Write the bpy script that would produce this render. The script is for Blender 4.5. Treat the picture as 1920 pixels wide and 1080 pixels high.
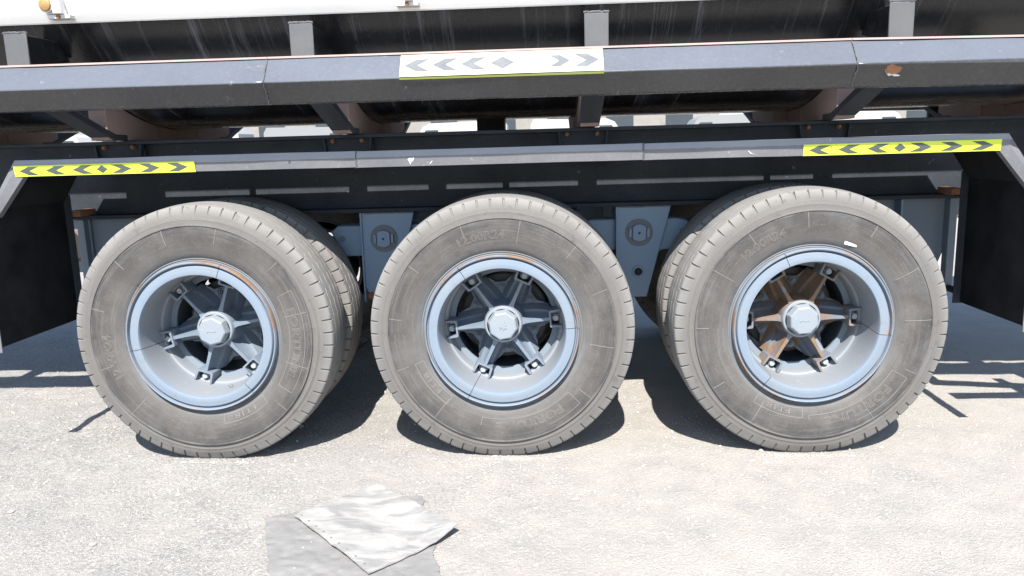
import bpy, bmesh, math, random
import numpy as np
from mathutils import Vector, Matrix
random.seed(7); rng = np.random.default_rng(7)
R = math.radians
scn = bpy.context.scene
for o in list(bpy.data.objects): bpy.data.objects.remove(o)
COL = scn.collection

# ------------------------------------------------------------------ camera, sky, sun, exposure
CAM = Vector((0.21, -3.4107, 1.4277)); YAW, PITCH, ROLL, FPX = 0.0459, 0.1812, -0.0287, 1463.49
fw = Vector((-math.sin(YAW)*math.cos(PITCH), math.cos(YAW)*math.cos(PITCH), -math.sin(PITCH)))
r0 = Vector((math.cos(YAW), math.sin(YAW), 0)); u0 = r0.cross(fw)
rt = math.cos(ROLL)*r0 + math.sin(ROLL)*u0; up = -math.sin(ROLL)*r0 + math.cos(ROLL)*u0
cd = bpy.data.cameras.new('camera'); cam = bpy.data.objects.new('camera', cd); COL.objects.link(cam)
cd.sensor_width = 36; cd.lens = 36*FPX/1920; cd.clip_start = 0.05; cd.clip_end = 2000
cam.matrix_world = Matrix(((rt.x, up.x, -fw.x, CAM.x), (rt.y, up.y, -fw.y, CAM.y), (rt.z, up.z, -fw.z, CAM.z), (0, 0, 0, 1)))
scn.camera = cam
SUN_EL = R(50.8)
w = bpy.data.worlds.new('World'); scn.world = w; w.use_nodes = True
nt = w.node_tree; bg = nt.nodes['Background']; sky = nt.nodes.new('ShaderNodeTexSky')
sky.sky_type = 'NISHITA'; sky.sun_disc = False; sky.sun_elevation = SUN_EL; sky.sun_rotation = math.pi
nt.links.new(sky.outputs[0], bg.inputs[0]); bg.inputs[1].default_value = 0.115; sky.ozone_density = 2.0; sky.dust_density = .6
sl = bpy.data.lights.new('sun', 'SUN'); sl.energy = 5.0; sl.angle = R(0.53); sl.color = (1.0, 0.965, 0.91)
sun = bpy.data.objects.new('sun', sl); COL.objects.link(sun); sun.rotation_euler = (math.pi/2 - SUN_EL, 0, 0)
sun.location = (0, -20, 25)
scn.render.engine = 'CYCLES'
vs = scn.view_settings; vs.view_transform = 'Standard'; vs.look = 'None'; vs.exposure = 1.12; vs.gamma = 1; vs.use_curve_mapping = False

# ------------------------------------------------------------------ materials
class NT:
    def __init__(s, name):
        s.m = bpy.data.materials.new(name); s.m.use_nodes = True; s.t = s.m.node_tree
        s.b = s.t.nodes['Principled BSDF']; s.co = s.n('ShaderNodeTexCoord').outputs['Object']
    def n(s, t, **k):
        x = s.t.nodes.new(t)
        for a, v in k.items(): setattr(x, a, v)
        return x
    def l(s, a, b): s.t.links.new(a, b)
    def mapped(s, scale, loc=(0, 0, 0), co=None):
        x = s.n('ShaderNodeMapping'); x.inputs['Scale'].default_value = scale; x.inputs['Location'].default_value = loc
        s.l(co or s.co, x.inputs[0]); return x.outputs[0]
    def noise(s, scale, detail=4, rough=.55, vec=None, dist=0.0):
        x = s.n('ShaderNodeTexNoise'); x.inputs['Scale'].default_value = scale; x.inputs['Detail'].default_value = detail
        x.inputs['Roughness'].default_value = rough; x.inputs['Distortion'].default_value = dist
        s.l(vec or s.co, x.inputs['Vector']); return x.outputs['Fac']
    def ramp(s, fac, *stops):
        x = s.n('ShaderNodeValToRGB'); e = x.color_ramp.elements
        while len(e) < len(stops): e.new(.5)
        for el, (p, c) in zip(e, stops):
            el.position = p; el.color = (c, c, c, 1) if not hasattr(c, '__len__') else (*c, 1)
        s.l(fac, x.inputs[0]); return x.outputs[0]
    def mix(s, fac, a, b, mode='MIX'):
        x = s.n('ShaderNodeMix', data_type='RGBA', blend_type=mode)
        for i, v in ((0, fac), (6, a), (7, b)):
            if isinstance(v, (int, float)): x.inputs[i].default_value = v
            elif isinstance(v, tuple): x.inputs[i].default_value = (*v, 1)
            else: s.l(v, x.inputs[i])
        return x.outputs[2]
    def math(s, op, a, b=0.0, c=None):
        x = s.n('ShaderNodeMath', operation=op)
        for i, v in enumerate((a, b, c)):
            if v is None: continue
            if isinstance(v, (int, float)): x.inputs[i].default_value = v
            else: s.l(v, x.inputs[i])
        return x.outputs[0]
    def xyz(s):
        x = s.n('ShaderNodeSeparateXYZ'); s.l(s.co, x.inputs[0]); return x.outputs
    def bump(s, h, strength=.3, dist=.002):
        x = s.n('ShaderNodeBump'); x.inputs['Strength'].default_value = strength; x.inputs['Distance'].default_value = dist
        s.l(h, x.inputs['Height']); s.l(x.outputs[0], s.b.inputs['Normal'])
    def out(s, col, rough=.6, metal=0.0, spec=.5):
        for k, v in (('Base Color', col), ('Roughness', rough), ('Metallic', metal), ('Specular IOR Level', spec)):
            if isinstance(v, tuple): s.b.inputs[k].default_value = (*v, 1)
            elif isinstance(v, (int, float)): s.b.inputs[k].default_value = v
            else: s.l(v, s.b.inputs[k])
        return s.m

def painted(name, base, dust=(.3, .28, .26), dust_amt=.35, rust=0.0, rough=.4, scale=6.0, streak=0.0, chips=0.0, spec=.5, rustcol=(.26, .105, .04), rustscale=7.0, fade=None, barrel=None, pale_z=None, chipat=.68):
    s = NT(name)
    big = s.noise(scale, 5, .6); fine = s.noise(scale*22, 3, .6)
    d = s.math('MULTIPLY', s.ramp(big, (.3, 0.0), (.75, 1.0)), dust_amt)
    d = s.math('ADD', d, s.math('MULTIPLY', s.ramp(fine, (.45, 0.0), (.8, 1.0)), dust_amt*.6))
    col = s.mix(d, base, dust)
    if fade:         # lighter tone above a crease: painted sunlight on the rail, dust on the fender
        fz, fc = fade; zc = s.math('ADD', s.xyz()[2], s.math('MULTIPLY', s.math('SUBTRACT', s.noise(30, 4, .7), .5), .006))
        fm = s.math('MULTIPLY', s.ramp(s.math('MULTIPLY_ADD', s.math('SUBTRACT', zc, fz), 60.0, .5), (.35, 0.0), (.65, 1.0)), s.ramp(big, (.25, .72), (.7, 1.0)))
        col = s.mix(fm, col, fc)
    if barrel:       # road dust caked inside the wheel barrel
        ex, ey, ez = s.xyz(); er = s.math('SQRT', s.math('ADD', s.math('MULTIPLY', ex, ex), s.math('MULTIPLY', ez, ez)))
        em = s.math('MULTIPLY', s.ramp(s.math('MULTIPLY', s.math('SUBTRACT', er, .34), 100.0), (.25, 0.0), (.55, 1.0)), s.ramp(s.noise(3.5, 5, .65), (.48, 0.0), (.58, 1.0)))
        col = s.mix(em, col, s.mix(s.noise(40, 3), (.14, .07, .035), (.30, .19, .12)))
        gm_ = s.math('MULTIPLY', s.ramp(s.noise(11, 6, .7), (.58, 0.0), (.72, .6)), 1.0); col = s.mix(gm_, col, (.16, .165, .17))
        bm_ = s.ramp(s.math('ADD', s.xyz()[1], s.math('MULTIPLY', big, .02)), (.022, 0.0), (.040, 1.0))
        col = s.mix(s.math('MULTIPLY', bm_, s.ramp(s.noise(scale*.6, 4, .6), (.2, .55), (.7, .95))), col, barrel)
    if streak:
        st = s.noise(1.0, 7, .75, s.mapped((26, .9, .9)), .25); br = s.noise(1.1, 3, .6)
        f = s.math('MULTIPLY', s.math('MULTIPLY', s.ramp(st, (.545, 0.0), (.70, .8)), s.ramp(br, (.36, .12), (.60, 1.0))), streak)
        col = s.mix(f, col, (.20, .21, .23))
    if pale_z:          # pale brown colour streaked along the bottom of the tank
        mn = s.noise(1.0, 6, .7, s.mapped((3, 26, 26)), .8); md = s.math('ADD', s.xyz()[2], s.math('MULTIPLY', s.math('SUBTRACT', mn, .5), .05))
        mm = s.math('MULTIPLY', s.ramp(s.math('MULTIPLY_ADD', s.math('SUBTRACT', pale_z, md), 30.0, .5), (.3, 0.0), (.8, 1.0)), s.ramp(mn, (.38, .25), (.60, 1.0)))
        col = s.mix(mm, col, (.34, .285, .235))
    if chips:
        cf = s.noise(24, 5, .65)
        col = s.mix(s.math('MULTIPLY', s.ramp(cf, (chipat, 0.0), (chipat+.03, 1.0)), chips), col, (.36, .33, .32))
    ro = s.math('ADD', rough, s.math('MULTIPLY', fine, .25))
    if rust:
        rf = s.noise(rustscale, 7, .68, None, .6)
        rmask = s.ramp(rf, (max(.02, .76-rust*.42), 0.0), (max(.06, .82-rust*.40), 1.0))
        rc = s.mix(s.noise(60, 4, .7), rustcol, tuple(min(1, c*1.9+.02) for c in rustcol))
        col = s.mix(rmask, col, rc); ro = s.math('ADD', ro, s.math('MULTIPLY', rmask, .3))
    s.bump(s.math('ADD', fine, s.math('MULTIPLY', big, .6)), .12, .002)
    return s.out(col, ro, 0.0, spec)

M = {}
M['black'] = painted('weathered black paint', (.024, .029, .037), (.078, .082, .09), .40, rust=.10, rough=.5, scale=4, chips=.3, spec=.14)
M['rail'] = painted('dusty satin black paint', (.032, .032, .034), (.075, .073, .072), .45, rust=.08, rough=.13, scale=2.5, chips=.30, spec=.5, fade=(1.7065, (.112, .123, .146)), chipat=.665)  # fade puts the sunlight on the upper facet into its colour
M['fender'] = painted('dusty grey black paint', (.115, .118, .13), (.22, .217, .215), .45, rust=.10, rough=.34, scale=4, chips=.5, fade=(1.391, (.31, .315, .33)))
M['post'] = painted('dusty grey post paint', (.070, .073, .078), (.12, .119, .117), .5, rough=.45, scale=8, rust=.1)
M['belly'] = painted('streaked black tank paint', (.011, .0112, .013), (.030, .027, .026), .35, rough=.10, scale=2.2, streak=1.0, rust=.05, pale_z=1.612)
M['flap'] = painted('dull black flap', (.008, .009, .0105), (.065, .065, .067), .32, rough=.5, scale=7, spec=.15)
M['under'] = painted('dark greasy steel', (.012, .012, .0125), (.04, .035, .03), .4, rough=.6, scale=9, rust=.2, spec=.2)
M['blue'] = painted('grey blue steel paint', (.20, .285, .385), (.28, .29, .30), .22, rough=.45, scale=5, rust=.07)
M['blued'] = painted('grey blue paint in grime', (.14, .18, .225), (.18, .18, .175), .4, rough=.5, scale=5, rust=.14)
M['rim'] = painted('pale blue wheel paint', (.160, .208, .268), (.23, .23, .225), .40, rough=.5, scale=6, rust=.10, rustscale=5, barrel=(.215, .224, .235), chips=.5, spec=.35)
M['rimrust'] = painted('pale blue wheel paint with rusty patches', (.160, .208, .268), (.23, .23, .225), .40, rough=.5, scale=6, rust=.19, rustscale=5, barrel=(.215, .224, .235), chips=.6, spec=.35)
M['spider'] = painted('grey blue cast wheel paint', (.115, .158, .215), (.31, .29, .262), .32, rough=.45, scale=9, rust=.15)
M['spiderrust'] = painted('rusty cast wheel', (.12, .155, .20), (.27, .215, .165), .35, rough=.5, scale=8, rust=.78, rustscale=6, rustcol=(.120, .078, .050))
M['drum'] = painted('dark brake drum', (.06, .068, .078), (.16, .14, .12), .5, rough=.6, scale=9, rust=.3)
M['cap'] = painted('pale blue hub cap', (.20, .24, .285), (.28, .27, .255), .45, rough=.36, scale=14, chips=.3)
M['nut'] = painted('dusty painted nut', (.30, .33, .36), (.36, .34, .31), .4, rough=.35, scale=30, rust=.2)
M['white'] = painted('white tank paint', (.82, .81, .78), (.74, .72, .66), .2, rough=.3, scale=3, rust=.04)
M['whitegrey'] = painted('off white bracket', (.62, .61, .59), (.5, .48, .44), .3, rough=.45, scale=10, rust=.12)
M['driprust'] = painted('rust stained off white edge', (.60, .585, .55), (.5, .46, .40), .35, rough=.5, scale=6, rust=.34, rustscale=16, rustcol=(.22, .12, .06))
M['pink'] = painted('faded red oxide primer', (.33, .235, .205), (.27, .20, .17), .5, rough=.75, scale=9, rust=.16)
M['capstrip'] = painted('pink primer edge', (.30, .20, .18), (.34, .29, .27), .5, rough=.7, scale=12)
M['rustbolt'] = painted('rusty bolt', (.20, .085, .04), (.30, .16, .09), .6, rough=.8, scale=40)
M['weld'] = painted('weld bead', (.07, .072, .078), (.15, .145, .14), .4, rough=.5, scale=40)
M['steelw'] = painted('worn washer steel', (.14, .145, .15), (.20, .2, .2), .4, rough=.5, scale=20)
M['tape'] = painted('fluorescent yellow tape', (.66, .77, .035), (.55, .62, .13), .4, rough=.35, scale=9)
M['tapefade'] = painted('sun bleached tape', (.52, .505, .37), (.50, .485, .37), .4, rough=.4, scale=5)
M['chev'] = painted('black tape print', (.055, .07, .065), (.12, .14, .13), .3, rough=.4, scale=20)
M['chevfade'] = painted('faded grey tape print', (.075, .088, .10), (.19, .19, .19), .55, rough=.5, scale=14)
M['amber'] = painted('amber lens', (.30, .165, .045), (.45, .33, .16), .6, rough=.25, scale=60)
M['sticker'] = painted('white sticker', (.75, .75, .74), (.6, .6, .6), .2, rough=.5, scale=60)
M['tapeedge'] = painted('shade-toned yellow tape edge', (.33, .38, .05), (.3, .32, .12), .4, rough=.5, scale=20)  # tape yellow with the shade of the lower facet mixed into the colour
M['holegrey'] = painted('grey hole paint', (.12, .12, .12), (.22, .21, .2), .5, rough=.9, scale=60)
M['darkprint'] = painted('dark hole', (.02, .02, .02), (.04, .04, .04), .3, rough=.8, scale=30)

def tyre_mat():
    s = NT('dusty tyre rubber'); x, y, z = s.xyz()
    r = s.math('SQRT', s.math('ADD', s.math('MULTIPLY', x, x), s.math('MULTIPLY', z, z)))
    oi = s.n('ShaderNodeObjectInfo').outputs['Random']
    ofs = s.n('ShaderNodeCombineXYZ'); s.l(s.math('MULTIPLY', oi, 40.0), ofs.inputs[0]); s.l(s.math('MULTIPLY', oi, 17.0), ofs.inputs[2])
    va = s.n('ShaderNodeVectorMath', operation='ADD'); s.l(s.co, va.inputs[0]); s.l(ofs.outputs[0], va.inputs[1]); v = va.outputs[0]
    rn = s.math('ADD', r, s.math('MULTIPLY', s.math('SUBTRACT', s.noise(5, 4, .6, v), .5), .045))
    base = s.ramp(s.math('MULTIPLY', s.math('SUBTRACT', rn, .33), 3.45),
                  (0.0, (.185, .21, .235)), (.09, (.155, .17, .185)), (.19, (.100, .095, .092)), (.40, (.070, .064, .060)),
                  (.612, (.052, .051, .051)), (.64, (.118, .111, .105)), (.80, (.136, .129, .122)), (.89, (.188, .182, .174)), (1.0, (.235, .228, .218)))
    mott = s.noise(7, 7, .68, v); fine = s.noise(150, 3, .6, v)
    c = s.mix(s.ramp(mott, (.44, 0.0), (.74, .45)), base, (.160, .148, .136))
    c = s.mix(s.ramp(s.noise(3.2, 5, .6, v), (.52, 0.0), (.72, .5)), c, s.mix(oi, (.125, .104, .086), (.132, .133, .135)))
    c = s.mix(s.ramp(s.noise(17, 5, .7, v), (.60, 0.0), (.70, .5)), c, (.055, .054, .054))
    # scuffs running round the tyre
    ang = s.math('ARCTAN2', z, x); cv = s.n('ShaderNodeCombineXYZ'); s.l(s.math('MULTIPLY', r, 90.0), cv.inputs[0]); s.l(s.math('MULTIPLY', ang, 2.0), cv.inputs[1]); s.l(s.math('MULTIPLY', oi, 9.0), cv.inputs[2])
    sc = s.noise(1.0, 4, .6, cv.outputs[0])
    c = s.mix(s.ramp(sc, (.50, 0.0), (.78, .35)), c, (.19, .178, .164))
    c = s.mix(s.ramp(fine, (.58, 0.0), (.75, .30)), c, (.25, .235, .218))
    s.bump(s.math('ADD', fine, s.math('MULTIPLY', mott, .8)), .2, .002)
    return s.out(c, .82, 0, .25)
M['tyre'] = tyre_mat()
M['letter'] = painted('dust on raised tyre lettering', (.135, .126, .117), (.20, .19, .177), .45, rough=.85, scale=20)
M['mouldline'] = painted('dust on tyre mould lines', (.15, .142, .134), (.21, .20, .19), .45, rough=.85, scale=20)

def ground_mat():
    s = NT('dusty gravel ground'); x, y, z = s.xyz()
    big = s.noise(.9, 5, .6); mid = s.noise(5, 5, .65); fine = s.noise(75, 4, .75); grit = s.noise(210, 2, .7)
    left = s.n('ShaderNodeMapRange'); left.inputs[1].default_value = -1.1; left.inputs[2].default_value = .35; left.inputs[3].default_value = .17; left.inputs[4].default_value = -.06
    s.l(x, left.inputs[0])
    g = s.math('ADD', s.math('ADD', s.math('MULTIPLY', big, .55), s.math('MULTIPLY', mid, .45)), left.outputs[0])
    gm = s.ramp(g, (.44, 0.0), (.74, 1.0))
    sand = s.mix(s.ramp(mid, (.3, 0.0), (.7, 1.0)), (.465, .428, .385), (.412, .387, .356))
    grav = s.mix(s.ramp(fine, (.40, 0.0), (.60, 1.0)), (.245, .239, .230), (.475, .455, .427))
    c = s.mix(gm, sand, grav)
    c = s.mix(s.math('MULTIPLY', s.ramp(grit, (.50, 0.0), (.64, .58)), s.math('ADD', .35, s.math('MULTIPLY', gm, .65))), c, (.17, .168, .163))
    c = s.mix(s.ramp(s.noise(130, 3, .7), (.60, 0.0), (.72, .6)), c, (.62, .59, .54))
    vo = s.n('ShaderNodeTexVoronoi', feature='DISTANCE_TO_EDGE'); vo.inputs['Scale'].default_value = .8
    dv = s.n('ShaderNodeVectorMath', operation='ADD'); cn = s.n('ShaderNodeTexNoise'); cn.inputs['Scale'].default_value = 4; cn.inputs['Detail'].default_value = 5; s.l(s.co, cn.inputs['Vector'])
    sc_ = s.n('ShaderNodeVectorMath', operation='SCALE'); sc_.inputs['Scale'].default_value = .35; s.l(cn.outputs['Color'], sc_.inputs[0]); s.l(s.co, dv.inputs[0]); s.l(sc_.outputs[0], dv.inputs[1]); s.l(dv.outputs[0], vo.inputs['Vector'])
    crack = s.math('MULTIPLY', s.ramp(vo.outputs['Distance'], (.0012, 1.0), (.0042, 0.0)), s.ramp(s.noise(1.1, 2), (.60, 0.0), (.68, .35)))
    c = s.mix(crack, c, (.16, .15, .14))
    stain = s.ramp(s.noise(2.3, 4, .6, None, .5), (.60, 0.0), (.75, .35)); c = s.mix(stain, c, (.30, .285, .265))
    s.bump(s.math('ADD', s.math('MULTIPLY', fine, 1.0), s.math('MULTIPLY', grit, .7)), .9, .013)
    return s.out(c, .95, 0, .2)
M['ground'] = ground_mat()
def stone_mat():
    s = NT('pale stone chips'); oi = s.noise(14, 2, .5)
    c = s.ramp(oi, (.3, (.30, .285, .265)), (.5, (.42, .40, .365)), (.7, (.55, .52, .47)))
    s.bump(s.noise(120, 3), .3, .002); return s.out(c, .9, 0, .2)
M['stone'] = stone_mat()
def sheet_mat(name, a, b, edge, sc):
    s = NT(name)
    n1 = s.noise(1.0, 5, .6, s.mapped((sc*.6, sc*1.6, 1)), .8); n2 = s.noise(sc*9, 4, .65)
    c = s.mix(s.ramp(n1, (.44, 0.0), (.60, 1.0)), a, b)
    c = s.mix(s.ramp(n2, (.55, 0.0), (.75, .45)), c, edge)
    s.bump(n2, .3, .003); return s.out(c, .85, 0, .3)
M['sheet'] = sheet_mat('dusty rubber sheet', (.33, .32, .305), (.225, .221, .215), (.185, .183, .18), 9)
M['mat'] = sheet_mat('grey worn mat', (.195, .19, .185), (.235, .228, .22), (.30, .29, .275), 8)
M['wall'] = painted('white wall plaster', (.68, .66, .62), (.55, .52, .46), .4, rough=.9, scale=.6)
M['concrete'] = painted('concrete plinth', (.20, .19, .175), (.30, .28, .25), .5, rough=.9, scale=1.2)
M['glass'] = painted('dark window glass', (.03, .04, .05), (.06, .07, .08), .3, rough=.08, scale=1)
M['roofs'] = painted('grey roof sheet', (.32, .33, .34), (.4, .4, .4), .4, rough=.5, scale=1)
M['redband'] = painted('red stripe', (.45, .05, .04), (.45, .2, .15), .2, rough=.5, scale=2)
M['truckwhite'] = painted('white truck box', (.38, .37, .355), (.6, .58, .54), .2, rough=.35, scale=1)



# ------------------------------------------------------------------ mesh helpers
class MB:
    def __init__(s): s.v = []; s.f = []
    def add(s, vs_, fs):
        o = len(s.v); s.v += [tuple(p) for p in vs_]; s.f += [tuple(i+o for i in f) for f in fs]; return s
    def box(s, x0, x1, y0, y1, z0, z1):
        return s.add([(x0, y0, z0), (x1, y0, z0), (x1, y1, z0), (x0, y1, z0), (x0, y0, z1), (x1, y0, z1), (x1, y1, z1), (x0, y1, z1)],
                     [(0, 3, 2, 1), (4, 5, 6, 7), (0, 1, 5, 4), (1, 2, 6, 5), (2, 3, 7, 6), (3, 0, 4, 7)])
    def prism(s, prof, a, b, fn):      # prof: closed 2-D outline; fn(p, t) -> xyz
        n = len(prof); vs_ = [fn(p, a) for p in prof]+[fn(p, b) for p in prof]
        fs = [(i, (i+1) % n, n+(i+1) % n, n+i) for i in range(n)]+[tuple(range(n))[::-1], tuple(range(n, 2*n))]
        return s.add(vs_, fs)
    def prism_x(s, prof, x0, x1): return s.prism(prof, x0, x1, lambda p, t: (t, p[0], p[1]))
    def prism_y(s, prof, y0, y1): return s.prism(prof, y0, y1, lambda p, t: (p[0], t, p[1]))
    def sheet_x(s, prof, x0, x1):      # open profile swept along x
        n = len(prof); return s.add([(x0, *p) for p in prof]+[(x1, *p) for p in prof], [(i, i+1, n+i+1, n+i) for i in range(n-1)])
    def lathe(s, prof, n=64, a0=0.0, a1=2*math.pi, twist=None, closed=True):   # prof (r, y), axis y
        vs_ = []; m = len(prof); k = n if closed else n+1
        for i in range(k):
            for j, (r, y) in enumerate(prof):
                a = a0+(a1-a0)*i/n+(twist(r, y) if twist else 0); vs_.append((r*math.cos(a), y, r*math.sin(a)))
        fs = []
        for i in range(n):
            i2 = (i+1) % k
            for j in range(m-1): fs.append((i*m+j, i2*m+j, i2*m+j+1, i*m+j+1))
        return s.add(vs_, fs)
    def cyl(s, p0, p1, r, n=16, r1=None):
        p0 = Vector(p0); p1 = Vector(p1); d = (p1-p0).normalized(); a = d.orthogonal().normalized(); b = d.cross(a); r1 = r if r1 is None else r1
        vs_ = [p0+r*(math.cos(t)*a+math.sin(t)*b) for t in np.linspace(0, 2*math.pi, n, endpoint=False)]+[p1+r1*(math.cos(t)*a+math.sin(t)*b) for t in np.linspace(0, 2*math.pi, n, endpoint=False)]
        return s.add(vs_, [(i, (i+1) % n, n+(i+1) % n, n+i) for i in range(n)]+[tuple(range(n))[::-1], tuple(range(n, 2*n))])
    def mesh(s, name, m, ang=35):
        me = bpy.data.meshes.new(name); me.from_pydata(s.v, [], s.f); me.update()
        bm = bmesh.new(); bm.from_mesh(me); bmesh.ops.recalc_face_normals(bm, faces=bm.faces); bm.to_mesh(me); bm.free()
        if ang:
            me.polygons.foreach_set('use_smooth', [True]*len(me.polygons)); me.set_sharp_from_angle(angle=R(ang))
        me.materials.append(M[m]); return me
    def build(s, name, m, parent=None, bev=0.0, ang=35, loc=None):
        return link(name, s.mesh(name, m, ang), parent, bev, loc)
def link(name, me, parent=None, bev=0.0, loc=None):
    o = bpy.data.objects.new(name, me); COL.objects.link(o); o.parent = parent
    if loc: o.location = loc
    if bev:
        b = o.modifiers.new('bevel', 'BEVEL'); b.width = bev; b.segments = 2; b.limit_method = 'ANGLE'; b.angle_limit = R(40)
    return o
def empty(name, loc=(0, 0, 0), parent=None):
    o = bpy.data.objects.new(name, None); COL.objects.link(o); o.location = loc; o.parent = parent; o.empty_display_size = .1; return o
def tag(o, label, cat, group=None, kind=None):
    if label: o['label'] = label
    if cat: o['category'] = cat
    if group: o['group'] = group
    if kind: o['kind'] = kind
    return o
def vnoise(x, y, s, seed=0):           # smooth value noise, numpy
    x = x*s+seed*17.3; y = y*s+seed*9.1; xi = np.floor(x).astype(np.int64); yi = np.floor(y).astype(np.int64); fx = x-xi; fy = y-yi
    h = lambda a, b: (((a*374761393+b*668265263) ^ ((a*374761393+b*668265263) >> 13))*1274126177 & 0xffff)/65535.0
    fx = fx*fx*(3-2*fx); fy = fy*fy*(3-2*fy)
    return (h(xi, yi)*(1-fx)+h(xi+1, yi)*fx)*(1-fy)+(h(xi, yi+1)*(1-fx)+h(xi+1, yi+1)*fx)*fy

# ------------------------------------------------------------------ ground
def gz(x, y):
    x = np.asarray(x, float); y = np.asarray(y, float)
    h = (vnoise(x, y, 3, 1)-.5)*.010+(vnoise(x, y, 11, 2)-.5)*.006+(vnoise(x, y, 40, 3)-.5)*.005*np.clip(.9-x*.35, .35, 1.4)
    fade = np.exp(-np.maximum(0, np.hypot(x, y-.5)-5)/6); return h*fade-.003
def axis(lo, hi, step, far):
    a = list(np.arange(lo, hi+1e-6, step)); d = step; p = hi; q = lo; pre = []; post = []
    while p < far: d *= 1.25; p += d; post.append(p); q -= d; pre.append(q)
    return np.array(pre[::-1]+a+post)
ax = axis(-3.6, 3.6, .021, 420); ay = axis(-1.3, 2.6, .021, 420)
XX, YY = np.meshgrid(ax, ay); ZZ = gz(XX, YY); nx, ny = len(ax), len(ay)
idx = np.arange(nx*ny).reshape(ny, nx)
fc = np.stack([idx[:-1, :-1], idx[:-1, 1:], idx[1:, 1:], idx[1:, :-1]], -1).reshape(-1, 4)
me = bpy.data.meshes.new('ground'); me.from_pydata(np.stack([XX, YY, ZZ], -1).reshape(-1, 3).tolist(), [], fc.tolist()); me.update()
me.polygons.foreach_set('use_smooth', [True]*len(me.polygons)); me.materials.append(M['ground'])
gnd = link('ground', me); gnd['kind'] = 'structure'; gnd['label'] = 'pale dusty gravel yard under the trailer'

def stones(n, xr, yr, smin, smax, seed, bias=0):
    g = np.random.default_rng(seed); mb_v = []; mb_f = []
    ico = [(0, 0, 1), (.9, 0, .1), (.28, .85, .1), (-.72, .53, .1), (-.72, -.53, .1), (.28, -.85, .1), (0, 0, -.6)]
    icf = [(0, 1, 2), (0, 2, 3), (0, 3, 4), (0, 4, 5), (0, 5, 1), (6, 2, 1), (6, 3, 2), (6, 4, 3), (6, 5, 4), (6, 1, 5)]
    base = np.array(ico)
    xs = g.uniform(*xr, n); ys = g.uniform(*yr, n)
    if bias: xs = xr[0]+(xr[1]-xr[0])*g.uniform(0, 1, n)**bias
    zs = gz(xs, ys)
    for i in range(n):
        s = smin*(smax/smin)**(g.uniform()**2.6); a = g.uniform(0, 6.28); c, q = math.cos(a), math.sin(a)
        p = base*g.uniform(.7, 1.3, (7, 3))*np.array([s, s*g.uniform(.5, 1), s*g.uniform(.35, .7)])
        p = np.stack([p[:, 0]*c-p[:, 1]*q, p[:, 0]*q+p[:, 1]*c, p[:, 2]], -1)+np.array([xs[i], ys[i], zs[i]+s*.12])
        o = len(mb_v); mb_v += p.tolist(); mb_f += [tuple(k+o for k in f) for f in icf]
    return mb_v, mb_f
sv, sf = stones(9500, (-3.2, 2.4), (-1.25, 2.4), .0028, .010, 5, 1.25)
v2, f2 = stones(4500, (-.5, 3.2), (-1.25, 2.2), .0022, .007, 6); o_ = len(sv); sv += v2; sf += [tuple(k+o_ for k in f) for f in f2]
v2, f2 = stones(120, (-3.0, 2.6), (-1.2, 1.6), .010, .021, 8, 1.4); o_ = len(sv); sv += v2; sf += [tuple(k+o_ for k in f) for f in f2]
for wx_ in (-1.38, 0, 1.38):
    for wy_ in (-.004, .32, .357):
        v2, f2 = stones(110, (wx_-.2, wx_+.2), (wy_-.012, wy_+.012), .003, .009, int(100+wx_*10+wy_*100)); o_ = len(sv); sv += v2; sf += [tuple(k+o_ for k in f) for f in f2]
me = bpy.data.meshes.new('gravel'); me.from_pydata(sv, [], sf); me.update(); me.materials.append(M['stone'])
tag(link('gravel', me), 'loose pale stone chips scattered over the yard', 'gravel', kind='stuff')

# ------------------------------------------------------------------ the trailer
T = empty('tank_trailer', (0, 1.3, 0)); TL = Vector((0, 1.3, 0))
tag(T, 'black and white tank trailer with three pale blue spoked axles', 'trailer')
def part(mb, name, m, bev=0.0, ang=35, parent=None):     # world coordinates in, child of trailer
    if parent is None:
        return mb.build(name, m, T, bev, ang, (-TL.x, -TL.y, -TL.z))
    return mb.build(name, m, parent, bev, ang)
MIR = lambda y: 2.6-y
X0, X1 = -5.3, 4.3
PX = [-0.80+1.235*i for i in range(-3, 4)]              # post stations
# tank shell (ellipse, centre y 1.3 z 2.305)
TA, TB, TZ = 1.24, .727, 2.305
def ell(t, e=0.0): return (1.3-(TA+e)*math.cos(t), TZ+(TB+e)*math.sin(t))
tb = math.asin(.285/.727)
mb = MB(); mb.sheet_x([ell(-tb-(math.pi-2*tb)*i/60) for i in range(61)], X0, X1); part(mb, 'tank_belly', 'belly')
mb = MB(); mb.sheet_x([ell(-tb+(math.pi+2*tb)*i/80, .004) for i in range(81)], X0, X1); part(mb, 'tank_shell', 'white')
for xe, sg in ((X0, -1), (X1, 1)):
    mb = MB(); n = 64; rings = [(1.0, 0), (.96, .06), (.8, .14), (.5, .2), (0.02, .23)]
    vs_ = []; fs = []
    for k, d in rings:
        for i in range(n):
            a = 2*math.pi*i/n; vs_.append((xe+sg*d, 1.3-(TA+.003)*k*math.cos(a), TZ+(TB+.003)*k*math.sin(a)))
    for j in range(len(rings)-1):
        for i in range(n): fs.append((j*n+i, j*n+(i+1) % n, (j+1)*n+(i+1) % n, (j+1)*n+i))
    mb.add(vs_, fs); part(mb, 'tank_head', 'white')
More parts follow.
